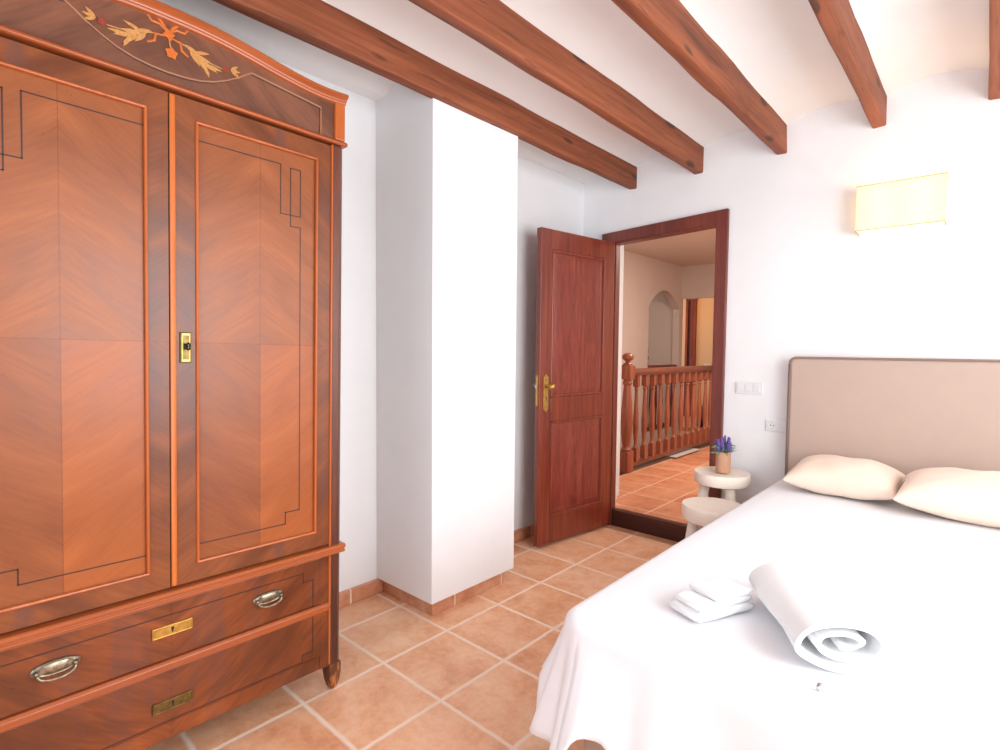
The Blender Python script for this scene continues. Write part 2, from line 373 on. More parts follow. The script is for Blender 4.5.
for i, (x0, x1, z0, z1) in enumerate(BEAMS):
    if not blab[i]: continue
    m = MB(); R = []; n = 30
    y0, y1 = -6, YW+.1
    for k in range(n+1):
        y = y0+(y1-y0)*k/n; j = lambda s: .012*noise.noise(Vector((y*.9, i*7.3, s*3.1)))*2
        R.append([(x0+j(1), y, z0+j(2)), (x1+j(3), y, z0+j(4)), (x1+j(5), y, z1+.02+j(6)*1.6), (x0+j(7), y, z1+.02)])
    m.rings(R)
    o = m.build('ceiling_beam', M['beam'], loc=((x0+x1)/2, 0, z0), bevel=.025, seg=2)
    tag(o, blab[i], 'beam', 'wooden ceiling beams')

# boxed pillar on the left wall
struct(box(XL-.1, 2.03, .22, -.335, 3.74, 7.45).build('wall_pillar', M['wall'], bevel=.012))
struct(box(XL-.1, 2.12, 0, -.43, 3.60, .24).build('baseboard_pillar', M['skirt_y'], bevel=.008))
struct(box(XL-.05, -6, 0, XL+.05, 2.12, .215).build('baseboard_left', M['skirt_y'], bevel=.015))
struct(box(XL2-.05, 3.6, 0, XL2+.05, YW, .225).build('baseboard_recess', M['skirt_y'], bevel=.015))
struct(box(XL2, YW-.05, 0, -.96, YW+.02, .225).build('baseboard_far_left', M['skirt_x'], bevel=.015))
struct(box(1.62, YW-.05, 0, 8.4, YW+.02, .215).build('baseboard_far_right', M['skirt_x'], bevel=.015))

# door frame (architrave and lining) and the dark step board
fr = MB()
fr.prism([(-.955, 0), (-.66, 0), (-.66, 5.895), (1.405, 5.985), (1.405, 0), (1.615, 0), (1.615, 6.225), (-.955, 6.105)], 1, YW-.08, YW+.02)
struct(fr.build('trim_1', M['doorframe'], bevel=.015))
ln = MB()
ln.box(-.665, YW-.05, 0, -.625, 7.40, 5.94); ln.box(1.395, YW-.05, 0, 1.44, 7.40, 6.0); ln.prism([(-.66, 5.87), (1.44, 5.96), (1.44, 6.05), (-.66, 5.96)], 1, YW-.05, 7.46)
struct(ln.build('trim_2', M['doorframe'], bevel=.01))
struct(box(-.62, YW-.03, 0, 1.42, YW+.1, .345).build('trim_3', M['riser'], bevel=.012))

# the open door leaf, hinged at the left jamb
HX, HY = -.615, 7.17; FX, FY = -.89, 5.06
ang = math.atan2(FY-HY, FX-HX); LW = math.hypot(FX-HX, FY-HY); TH = .115; Z0, Z1 = .05, 5.885
door = bpy.data.objects.new('door_1', None); COL.objects.link(door); door['kind'] = 'structure'
door.location = (HX*U, HY*U, 0); door.rotation_euler = (0, 0, ang); WL[door.name] = Vector((0, 0, 0))
# local frame: x from hinge to free edge, y = thickness, the seen face is +y (towards the bed)
m = MB(); SW = .30
m.box(0, -TH, Z0, SW, 0, Z1); m.box(LW-SW, -TH, Z0, LW, 0, Z1)
for a, b in ((Z0, Z0+.50), (2.36, 2.80), (Z1-.36, Z1)): m.box(SW, -TH+.002, a, LW-SW, -.002, b)
m.build('door_frame', M['door'], door, bevel=.012)
for a, b in ((Z0+.50, 2.36), (2.80, Z1-.36)):
    m = MB(); e = .09
    m.box(SW, -TH+.05, a, LW-SW, -.05, b)
    R = []
    for (d, y) in ((0.015, -.05), (.015, -.032), (e+.06, -.015)):
        R.append([(SW+d, y, a+d), (LW-SW-d, y, a+d), (LW-SW-d, y, b-d), (SW+d, y, b-d)])
    m.rings(R)
    m.build('door_panel', M['doorpanel'], door)
    # moulding round the panel
    m = MB()
    for (xa, za, xb, zb) in ((SW, a, LW-SW, a+.05), (SW, b-.05, LW-SW, b), (SW, a, SW+.05, b), (LW-SW-.05, a, LW-SW, b)):
        m.box(xa, -.045, za, xb, .006, zb)
    m.build('panel_moulding', M['door'], door, bevel=.018)
for o in door.children: o.location.z = 0
hp = MB(); hx = LW-.155
hp.prism([(hx-.06, 2.60), (hx, 2.53), (hx+.06, 2.60), (hx+.06, 3.18), (hx, 3.25), (hx-.06, 3.18)], 1, 0, .022)
p = hp.build('handle_plate', M['brass'], door, bevel=.006)
h = MB()
h.tube([(hx, .02, 3.02), (hx, .17, 3.02)], .028, 12)
h.tube([(hx, .11, 3.02), (hx, .135, 3.02), (hx, .16, 3.02), (hx, .20, 3.02), (hx, .22, 3.02)], [.028, .05, .062, .05, .015], 14)
h.build('door_handle', M['brass'], door, smooth=True)
h = MB(); h.lathe([(.018, 0), (.018, .01)], 0, 0, 10)
box(hx-.01, .02, 2.78, hx+.01, .026, 2.83).build('keyhole', M['dark'], p)
h = MB(); h.box(LW-.002, -.085, 2.66, LW+.012, -.035, 3.22); h.build('latch_plate', M['brass'], door)
h = MB(); h.box(LW+.0, -.08, 2.98, LW+.035, -.04, 3.05); h.build('latch', M['steel'], door)
h = MB(); h.tube([(hx, -TH, 3.02), (hx, -TH-.16, 3.02)], .028, 10); h.tube([(hx+.02, -TH-.16, 3.02), (hx-.28, -TH-.16, 3.0)], .03, 10)
h.build('door_handle', M['brass'], door, smooth=True)
for z in (.7, 5.2):
    h = MB(); h.lathe([(.02, z-.1), (.02, z+.1)], -.01, -TH-.02, 10); h.build('hinge', M['oldbrass'], door, smooth=True)

# ================================================================== THE LANDING BEYOND THE DOOR
HZ = .36; HC = 7.3
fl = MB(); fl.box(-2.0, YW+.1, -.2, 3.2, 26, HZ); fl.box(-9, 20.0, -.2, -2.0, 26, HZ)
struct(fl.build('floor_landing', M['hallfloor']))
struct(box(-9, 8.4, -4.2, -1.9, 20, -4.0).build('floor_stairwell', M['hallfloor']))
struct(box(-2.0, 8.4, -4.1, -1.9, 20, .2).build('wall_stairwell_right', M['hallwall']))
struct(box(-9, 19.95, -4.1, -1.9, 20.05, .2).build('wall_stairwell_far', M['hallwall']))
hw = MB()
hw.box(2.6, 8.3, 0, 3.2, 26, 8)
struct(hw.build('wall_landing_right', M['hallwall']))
# left wall with the arched opening
aw = MB(); ya, yb = 17.02, 19.86
aw.box(-5.1, 8.3, -4, -4.8, ya, 8); aw.box(-5.1, yb, -4, -4.8, 20.2, 8); aw.box(-5.1, ya, -4, -4.8, yb, .4)
arch = [(ya, 5.42)]
for k in range(1, 16):
    t = k/16; y = ya+(yb-ya)*t; arch.append((y, 5.42+.72*math.sin(PI*t)**.85))
arch.append((yb, 5.46))
aw.prism(arch + [(yb, 8), (ya, 8)], 0, -5.1, -4.8)
struct(aw.build('wall_landing_left', M['hallwall']))
struct(box(-8.4, 14, -4, -8.2, 20.2, 8).build('wall_beyond_arch', M['hallwall']))
struct(box(-8.4, 13.8, -4, -5.1, 14, 8).build('wall_beyond_arch_side', M['hallwall']))
struct(box(-8.4, 14, .2, -5.1, 20, .36).build('floor_beyond_arch', M['hallfloor']))
# lintel wall, the lit passage beyond it and its end wall
lw = MB(); lw.box(-4.8, 20.0, 5.92, 3.2, 20.3, 8); lw.box(-9, 20.0, -1, -5.1, 20.2, 8); lw.box(-.5, 20.0, HZ, 3.2, 20.3, 5.92)
struct(lw.build('wall_landing_far', M['hallwall']))
struct(box(-9, 24.0, 0, 3.2, 24.3, 8).build('wall_passage', plaster('orange_glow_plaster', (.78, .56, .34, 1))))  # warm glow on the end wall put into its plaster colour
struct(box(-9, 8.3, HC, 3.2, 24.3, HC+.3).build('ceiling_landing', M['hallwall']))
struct(box(-9, 8.3, -4, -1.2, 8.4, 8).build('wall_stairwell_near', M['hallwall']))
# a door in the end wall of the passage
d2 = bpy.data.objects.new('door_2', None); COL.objects.link(d2); d2['kind'] = 'structure'; d2.location = (-5.7*U, 23.95*U, .36*U); WL['door_2'] = Vector((-5.7, 23.95, .36))
m = MB(); m.box(-6.26, 23.9, .36, -6.14, 24.02, 6.35); m.box(-6.26, 23.9, 6.2, -5.7, 24.02, 6.35); m.box(-5.98, 23.86, .36, -5.72, 24.02, 6.3)
m.build('door_frame', M['door'], d2, bevel=.01)
box(-6.14, 23.97, .36, -5.98, 24.02, 6.2).build('door_panel', M['riser'], d2)
m = MB(); m.box(-5.28, 23.95, 2.88, -4.98, 24.0, 3.04); 
o = m.build('light_switch', M['plastic'], loc=(-5.13, 23.98, 2.9), bevel=.01); tag(o, 'small pale switch plate on the orange-lit wall beyond the landing', 'light switch')

# curb of the stairwell and a pale slab standing in for light reflected on it
struct(box(-2.32, 10.3, .1, -2.0, 20, .40).build('trim_4', M['stone'], bevel=.01))
o = box(-2.22, 13.15, .40, -1.84, 15.05, .425).build('reflection_slab', M['mat'], loc=(-2.0, 14.1, .4), bevel=.01)
tag(o, 'pale grey slab standing in for reflected light on the dark stone edge below the balusters', 'mat')

# turned railing along the landing
def turned(prof_top, zb, zt, r):
    return prof_top
rail = thing('stair_railing', 'turned reddish-brown wooden railing with newel post on the tiled landing', 'railing', (-2.1, 10.5, HZ))
RXc = -2.1
def newel():
    m = MB(); cx, cy = RXc, 10.5; a = .155
    m.box(cx-a, cy-a, HZ, cx+a, cy+a, .95)
    m.lathe([(.14, .95), (.155, .99), (.12, 1.03), (.10, 1.08), (.115, 1.14), (.155, 1.45), (.165, 1.75), (.15, 2.1), (.115, 2.5), (.10, 2.68), (.095, 2.74), (.13, 2.78), (.13, 2.83), (.10, 2.87), (.12, 2.90)], cx, cy, 20)
    m.box(cx-a, cy-a, 2.90, cx+a, cy+a, 3.28)
    return m
newel().build('newel_post', M['railwood'], rail, bevel=.02, autos=35)
m = MB(); m.lathe([(.13, 3.28), (.13, 3.32), (.07, 3.35), (.065, 3.39), (.11, 3.42), (.155, 3.46), (.16, 3.51), (.14, 3.57), (.07, 3.61), (.0, 3.62)], RXc, 10.5, 20)
m.build('finial', M['railwood'], rail, smooth=True)
m = MB(); m.prism([(-2.2, 2.99), (-2.0, 2.99), (-1.98, 3.05), (-1.97, 3.11), (-2.02, 3.17), (-2.1, 3.185), (-2.18, 3.17), (-2.23, 3.11), (-2.22, 3.05)], 1, 10.6, 20)
m.build('handrail', M['railh'], rail, autos=50)
box(-2.17, 10.6, .48, -2.03, 20, .60).build('bottom_rail', M['railh'], rail, bevel=.01)
def baluster(cy):
    m = MB(); a = .075; cx = RXc
    m.box(cx-a, cy-a, .58, cx+a, cy+a, .95)
    m.lathe([(.07, .95), (.08, .98), (.055, 1.02), (.045, 1.08), (.05, 1.15), (.075, 1.4), (.082, 1.6), (.075, 1.85), (.055, 2.2), (.045, 2.5), (.042, 2.56), (.065, 2.6), (.045, 2.64), (.07, 2.68)], cx, cy, 14)
    m.box(cx-a, cy-a, 2.68, cx+a, cy+a, 3.04)
    return m
b0 = baluster(11.02).build('baluster', M['railwood'], rail, bevel=.008, autos=35)
for k in range(1, 17):
    c = b0.copy(); COL.objects.link(c); c.parent = rail; c.location = b0.location + Vector((0, k*.497*U, 0))
# second, darker railing inside the arch
r2 = thing('arch_railing', 'darker wooden railing with small finial standing inside the arched opening', 'railing', (-4.95, 17.1, HZ))
m = MB(); m.lathe([(.1, HZ), (.1, 3.2), (.05, 3.26), (.11, 3.35), (.11, 3.42), (.05, 3.5), (.1, 3.62), (.09, 3.74), (0, 3.82)], -4.95, 17.15, 12); m.build('newel_post', M['riser'], r2, smooth=True)
box(-5.02, 17.1, 2.96, -4.86, 19.86, 3.08).build('handrail', M['doorframe'], r2, bevel=.02)
box(-5.0, 17.1, .45, -4.88, 19.86, .62).build('bottom_rail', M['doorframe'], r2)
m = MB(); m.lathe([(.04, .6), (.03, .9), (.06, 1.5), (.03, 2.3), (.04, 2.98)], -4.95, 17.6, 10); c0 = m.build('baluster', M['doorframe'], r2, smooth=True)
for k in range(1, 5):
    c = c0.copy(); COL.objects.link(c); c.parent = r2; c.location = c0.location + Vector((0, k*.5*U, 0))

# bags standing past the stairwell, glimpsed through the balusters
def bag(cx, cy, w_, d_, h_, mt, label):
    m = MB(); R = []
    for t, k in ((0, .9), (.1, 1), (.5, 1.02), (.85, .8), (1, .45)):
        R.append([(cx+w_*k*math.copysign(abs(math.cos(a))**.6, math.cos(a)), cy+d_*k*math.copysign(abs(math.sin(a))**.6, math.sin(a)), HZ+h_*t) for a in [2*PI*i/16 for i in range(16)]])
    m.rings(R); m.tube([(cx-w_*.3, cy, HZ+h_*.95), (cx-w_*.2, cy, HZ+h_*1.25), (cx+w_*.2, cy, HZ+h_*1.25), (cx+w_*.3, cy, HZ+h_*.95)], .02, 8)
    o = m.build('bag', mt, loc=(cx, cy, HZ), smooth=True); tag(o, label, 'bag')
bag(-4.05, 20.6, .16, .12, .75, M['blue'], 'dark blue bag seen between the balusters, left of the other dark one')
bag(-3.45, 20.6, .13, .12, .95, M['blue'], 'dark navy bag seen through the balusters beside the door frame')

# ================================================================== THE WARDROBE
C = -1.15; WX = .03; WB = -1.52      # centre line, front plane, back
YR, YLf = .485, 2*C-.485
WLIFT = .024
wd = thing('wardrobe', 'tall antique orange-brown walnut wardrobe with arched crest, two doors and drawers', 'wardrobe', (-.75, C, 0))
wd.rotation_euler = (-.0140, 0, 0); wd.location = (-.75*U, (C-.078)*U, WLIFT*U)   # the old piece leans a little
lz = lambda z: z*U                   # local z of a height
ly = lambda y: (y-C)*U
mframe = veneer('veneer_frame', ly(C), lz(3.71), [(.25, srgb(88, 50, 34)), (.45, srgb(118, 66, 40)), (.6, srgb(144, 80, 44)), (.75, srgb(164, 98, 56))], patch=.5, tint=0, seed=2)
mpR = veneer('veneer_right_panel', ly(-.385), lz(3.71), seed=5, tint=.2)
mpL = veneer('veneer_left_panel', ly(-1.87), lz(3.71), seed=5, tint=.2)
mdr = veneer('veneer_drawer', ly(C), lz(1.2), [(.25, srgb(80, 42, 26)), (.45, srgb(114, 60, 34)), (.58, srgb(142, 74, 38)), (.75, srgb(172, 92, 44))], ybook=False, flip=-1, patch=.35, tint=0, seed=11)
mcr = veneer('veneer_crest', ly(C), lz(6.1), [(.25, srgb(84, 54, 44)), (.45, srgb(112, 72, 56)), (.6, srgb(134, 86, 64)), (.78, srgb(158, 100, 72))], ybook=False, tint=0, seed=17, rough=.35)
mbead = wood('bead_wood', [(.3, srgb(150, 70, 38)), (.5, srgb(172, 88, 42)), (.7, srgb(186, 102, 58))], 1, .35, 4, 60, .6, coat=.3)
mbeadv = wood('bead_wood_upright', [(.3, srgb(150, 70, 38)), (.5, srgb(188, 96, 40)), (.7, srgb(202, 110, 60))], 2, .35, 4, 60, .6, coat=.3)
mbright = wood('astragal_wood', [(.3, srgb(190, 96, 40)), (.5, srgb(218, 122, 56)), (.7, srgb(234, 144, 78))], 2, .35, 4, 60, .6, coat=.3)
mpost = wood('post_wood', [(.3, srgb(50, 28, 24)), (.45, srgb(82, 44, 32)), (.6, srgb(112, 58, 38)), (.75, srgb(142, 76, 46))], 2, .4, 5, 60, .8, coat=.2, seed=12)
mraw = wood('worn_foot', [(.3, srgb(60, 36, 26)), (.5, srgb(110, 62, 36)), (.6, srgb(206, 130, 70)), (.7, srgb(226, 150, 90))], 2, .6, 20, 40, 1.5, seed=3)
mstr = plain('inlay_line', srgb(66, 36, 28), .4)
# carcass
m = MB()
m.box(WB, YLf+.06, .33, -.06, YLf+.14, 6.05); m.box(WB, YR-.14, .33, -.06, YR-.06, 6.05)      # sides
m.box(WB, YLf+.1, .33, WB+.04, YR-.1, 6.05); m.box(WB, YLf+.1, 5.95, -.06, YR-.1, 6.05)
m.box(WB, YLf+.1, .33, -.06, YR-.1, .42); m.box(WB, YLf+.1, 1.50, -.03, YR-.1, 1.60)
m.build('carcass', mpost, wd, bevel=.01)
# face frame: apron, ends beside the drawers
m = MB(); m.box(-.06, YLf+.12, .30, WX-.012, YR-.12, .44); m.box(-.06, YR-.245, .30, WX-.004, YR-.10, 1.55); m.box(-.06, YLf+.10, .30, WX-.004, YLf+.245, 1.55)
m.build('apron', mdr, wd)
# corner posts and feet
for sgn in (1, -1):
    ye = C+sgn*(YR-C); y0 = ye-sgn*.135
    lo_, hi_ = min(ye, y0), max(ye, y0)
    m = MB(); ch = .05
    def post(z0, z1, dx=0, sh=0):
        a, b = (lo_, hi_)
        if sgn > 0: poly = [(-.16, a), (WX+.02+dx, a), (WX+.02+dx, b-ch), (WX-ch+.02+dx, b), (-.16, b)]
        else: poly = [(-.16, b), (WX+.02+dx, b), (WX+.02+dx, a+ch), (WX-ch+.02+dx, a), (-.16, a)]
        m.prism(poly, 2, z0, z1)
    post(.30, 5.78)
    m.build('corner_post', mpost, wd, bevel=.012)
    m = MB(); m.box(WX-.02, min(y0+sgn*.002, y0-sgn*.018), .32, WX+.024, max(y0+sgn*.002, y0-sgn*.018), 5.78)
    m.build('post_bead', mbeadv, wd, bevel=.01)
    m = MB(); cy = (lo_+hi_)/2
    m.rings([[(x, y, z) for x, y in ((-.12+e, lo_+e), (WX+.02-e, lo_+e), (WX+.02-e, hi_-e), (-.12+e, hi_-e))] for z, e in ((.31, 0), (.2, .0), (.1, .012), (.03, .03), (.0, .05))])
    m.build('foot', mraw, wd, bevel=.015)
    m = MB(); m.box(-1.45, lo_+.01, 0, -1.3, hi_-.03, .34); m.build('foot', mpost, wd, bevel=.01)
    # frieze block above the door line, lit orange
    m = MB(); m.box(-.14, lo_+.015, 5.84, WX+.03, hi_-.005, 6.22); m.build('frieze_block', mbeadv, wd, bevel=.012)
    m = MB(); m.box(-.9, hi_-.08 if sgn > 0 else lo_, 5.86, -.14, hi_ if sgn > 0 else lo_+.08, 6.2); m.build('side_frieze', mpost, wd)

def strip_path(pts, wid, x0, x1):
    """thin strips following a rectilinear y-z path on the front"""
    m = MB(); h = wid/2
    for (ya_, za_), (yb_, zb_) in zip(pts, pts[1:]):
        m.box(x0, min(ya_, yb_)-h, min(za_, zb_)-h, x1, max(ya_, yb_)+h, max(za_, zb_)+h)
    return m
SPL = -1.125
for side in (1, -1):
    mir = (lambda y: y) if side > 0 else (lambda y: 2*(SPL-.005)-y)
    ya0, yb0 = sorted((mir(-1.150 if side > 0 else -1.103), mir(YR-.145)))
    pz0, pz1 = 1.62, 5.765; iy0, iy1 = sorted((mir(-.94), mir(.175))); iz0, iz1 = 1.785, 5.585
    d = MB()
    d.box(-.06, ya0, pz0, WX, iy0, pz1); d.box(-.06, iy1, pz0, WX, yb0, pz1)
    d.box(-.06, iy0, pz0, WX, iy1, iz0); d.box(-.06, iy0, iz1, WX, iy1, pz1)
    dr = d.build('door', mframe, wd)
    box(-.06, iy0, iz0, WX-.018, iy1, iz1).build('panel', mpR if side > 0 else mpL, dr)
    bd = MB(); t = .012
    for ring in (0,):
        bd.box(WX-.018, iy0-t, iz0-t, WX+.022, iy1+t, iz0+t); bd.box(WX-.018, iy0-t, iz1-t, WX+.022, iy1+t, iz1+t)
        bd.box(WX-.018, iy0-t, iz0, WX+.022, iy0+t, iz1); bd.box(WX-.018, iy1-t, iz0, WX+.022, iy1+t, iz1)
    bd.build('bead_moulding', mbeadv, dr, bevel=.012)
    P = [(-.92, 5.452), (-.19, 5.437), (-.193, 4.977), (.012, 4.975), (.014, 5.427), (-.09, 5.427), (-.093, 4.87), (.011, 4.868), (-.012, 2.05), (-.133, 2.037), (-.134, 1.935), (-.92, 1.935)]
    P = [(-.935, 5.445), (-.19, 5.445), (-.19, 4.977), (.012, 4.977), (.012, 5.43), (-.09, 5.43), (-.09, 4.87), (.012, 4.87), (.012, 2.05), (-.133, 2.05), (-.133, 1.935), (-.935, 1.935)]
    strip_path([(mir(y), z) for y, z in P], .010, WX-.02, WX-.0165).build('line_inlay', mstr, dr)
    if side > 0:
        a = MB(); a.prism([(WX-.02, -1.150), (WX+.012, -1.148), (WX+.024, -1.127), (WX+.012, -1.106), (WX-.02, -1.103)], 2, pz0+.01, pz1-.01)
        a.build('astragal', mbright, dr, bevel=.006)
        e = MB(); e.prism([(-1.035-.043, 3.535), (-1.035+.043, 3.535), (-1.035+.043, 3.795), (-1.035-.043, 3.795)], 0, WX, WX+.018)
        ep = e.build('escutcheon', M['oldbrass'], dr, bevel=.006)
        e = MB(); e.box(WX+.018, -1.064, 3.548, WX+.022, -1.006, 3.562); e.box(WX+.018, -1.064, 3.77, WX+.022, -1.006, 3.784)
        e.box(WX+.018, -1.066, 3.56, WX+.021, -1.061, 3.775); e.box(WX+.018, -1.009, 3.56, WX+.021, -1.004, 3.775); e.build('escutcheon_rim', M['brass'], ep)
        k = MB(); k.tube([(WX+.018, -1.035, 3.675), (WX+.055, -1.035, 3.675)], .010, 10)
        kp = []
        for i in range(17):
            a_ = 2*PI*i/16; kp.append((WX+.075+.022*math.sin(a_), -1.035+.006*math.sin(a_), 3.675+.028*math.cos(a_)))
        k.tube(kp, .008, 8, caps=False)
        k.box(WX+.019, -1.05, 3.65, WX+.022, -1.02, 3.70)
        k.build('key', M['dark'], dr, smooth=True)
# near-black block behind the gap, standing in for the shade inside
box(-.2, YLf+.15, 1.6, -.07, YR-.15, 5.9).build('gap_shade_block', M['dark'], wd)

# mouldings
def hmould(prof, name, y0, y1, m_):
    m = MB(); m.prism(prof, 1, y0, y1); return m.build(name, m_, wd, bevel=.006)
hmould([(-.1, 1.50), (WX+.02, 1.50), (WX+.045, 1.512), (WX+.055, 1.532), (WX+.035, 1.548), (WX+.06, 1.562), (WX+.066, 1.585), (WX+.05, 1.602), (-.1, 1.605)], 'waist_moulding', YLf-.02, YR+.018, mbead)
hmould([(-.1, .915), (WX+.022, .915), (WX+.03, .925), (WX+.03, .975), (WX+.01, .998), (-.1, 1.0)], 'drawer_rail', YLf+.14, YR-.14, mbead)
hmould([(-.1, 5.79), (WX+.03, 5.79), (WX+.045, 5.80), (WX+.045, 5.82), (WX+.02, 5.84), (-.1, 5.84)], 'top_rail_moulding', YLf-.02, YR+.018, mbead)
# crest
def crest(t):      # height of the panel edge at distance t from the centre line
    pts = [(0, 6.325), (.3, 6.32), (.6, 6.288), (.9, 6.240), (1.2, 6.202), (1.4, 6.195), (1.55, 6.202), (1.72, 6.222)]
    t = min(t, 1.719)
    for i in range(len(pts)-1):
        if t <= pts[i+1][0]:
            a = (t-pts[i][0])/(pts[i+1][0]-pts[i][0]); a_ = a
            return pts[i][1]*(1-a_)+pts[i+1][1]*a_
path = []
n = 60
for i in range(n+1):
    y = YLf-.0+(YR-YLf)*i/n
    z = sum(crest(abs(y+d*.05-C)) for d in (-3, -2, -1, 0, 1, 2, 3))/7
    path.append((y, z))
m = MB(); m.prism([(y, z+.05) for y, z in path][2:-2] + [(path[-3][0], 5.82), (path[2][0], 5.82)], 0, -.08, WX-.004)
m.build('crest_panel', mcr, wd)
m = MB()
ext = path
m.sweep(ext, [(-.1, 0), (WX+.02, 0), (WX+.032, .006), (WX+.036, .022), (WX+.046, .026), (WX+.048, .036), (WX+.056, .044), (WX+.075, .058), (WX+.09, .070), (WX+.09, .088), (WX+.08, .096), (-.1, .096)])
m.build('crest_moulding', mbead, wd, autos=40)
for ye, sgn in ((YR, 1), (YLf, -1)):
    m = MB(); m.prism([(ye, 6.20), (ye+sgn*.02, 6.22), (ye+sgn*.03, 6.28), (ye+sgn*.03, 6.305), (ye-sgn*.05, 6.305), (ye-sgn*.05, 6.2)], 0, -1.5, -.1)
    m.build('side_cornice', mbead, wd)
box(-1.5, YLf+.05, 6.05, -.1, YR-.05, 6.22).build('top_board', mpost, wd)
# inlaid band and flowers of the crest
m = MB()
cl = [(1.37, 5.83), (1.37, 6.115), (.68, 6.185), (.62, 6.145), (.55, 6.09), (.46, 6.035), (.36, 5.985), (.25, 5.95), (.13, 5.932), (.0, 5.926)]
for sgn in (1, -1):
    pts = [(C+sgn*a, b) for a, b in cl]
    sm = []
    for (y0_, z0_), (y1_, z1_) in zip(pts, pts[1:]):
        for k in range(6): sm.append((y0_+(y1_-y0_)*k/6, z0_+(z1_-z0_)*k/6))
    sm.append(pts[-1])
    m.tube([(WX-.004, y, z) for y, z in sm], .008, 6)
m.build('line_inlay', plain('pale_stringing', srgb(176, 120, 84), .4), wd)
m = MB()
cl2 = cl
for sgn in (1, -1):
    pts = [(C+sgn*(a-.016 if a > .1 else a), b-.016) for a, b in cl]
    m.tube([(WX-.005, y, z) for y, z in pts], .006, 6)
m.build('line_inlay', mstr, wd)
LEAFN = [0]
def leafpoly(m, y, z, ang, L, W, n=8, x=None):
    pts = []
    for i in range(n+1):
        t = i/n; pts.append((t*L, W*math.sin(PI*t**.8)))
    for i in range(n-1, 0, -1):
        t = i/n; pts.append((t*L, -W*math.sin(PI*t**.8)))
    ca, sa = math.cos(ang), math.sin(ang)
    LEAFN[0] += 1; xx = (WX+.001 if x is None else x) + LEAFN[0]*.00022; W *= 1.25
    m.prism([(y+a*ca-b*sa, z+a*sa+b*ca) for a, b in pts], 0, xx-.004, xx)
mi_ = [plain('inlay_maple', srgb(204, 146, 84), .4, mottle=.25, scale=200), plain('inlay_orange', srgb(214, 112, 44), .4, mottle=.2, scale=200), plain('inlay_red', srgb(150, 66, 48), .4, mottle=.2, scale=200)]
m = MB(); c0 = C-.0
def FL(sgn):
    m.cur = 0
    base = [(.10, 6.20), (.20, 6.155), (.30, 6.13)]
    # branch of long leaves
    for (dy, dz, a, L, W) in ((.12, 6.20, -.35, .14, .016), (.16, 6.17, -.9, .13, .018), (.18, 6.15, -.15, .16, .018), (.22, 6.13, -.8, .14, .018), (.24, 6.12, -.35, .15, .018), (.28, 6.10, -.05, .14, .014), (.27, 6.09, -1.1, .10, .014), (.20, 6.17, .25, .12, .014)):
        a2 = a if sgn > 0 else PI-a
        leafpoly(m, c0+sgn*dy, dz, a2, L, W)
    m.cur = 0
    m.tube([(WX-.005, c0+sgn*.1, 6.2), (WX-.005, c0+sgn*.3, 6.13), (WX-.005, c0+sgn*.42, 6.12)], .005, 6)
    m.cur = 2
    for k in range(5):
        leafpoly(m, c0+sgn*.45, 6.125, 2*PI*k/5, .035, .014)
    m.cur = 0
    for a in (.1, .7, -.5):
        leafpoly(m, c0+sgn*.49, 6.135, a if sgn > 0 else PI-a, .085, .013)
    # ribbons
    m.cur = 1
    for pts in ([(.0, 6.24), (.06, 6.29), (.12, 6.29), (.15, 6.33)], [(.02, 6.21), (.09, 6.2), (.10, 6.14), (.15, 6.11)], [(.0, 6.22), (.03, 6.29), (.07, 6.33)]):
        m.tube([(WX-.006, c0+sgn*a, b) for a, b in pts], [.006, .012, .012, .008][:len(pts)], 6)
FL(1); FL(-1)
m.cur = 1
for k in range(5): leafpoly(m, c0+.02, 6.085, 2*PI*k/5+.3, .05, .022)
for k in range(4): leafpoly(m, c0, 6.225, 2*PI*k/4+.3, .05, .02)
m.cur = 0; m.tube([(WX-.006, c0, 6.22), (WX-.006, c0+.02, 6.12)], .006, 6)
m.cur = 2; leafpoly(m, c0+.005, 6.085, 0, .03, .012, x=WX-.001)
m.build('floral_inlay', mi_, wd)

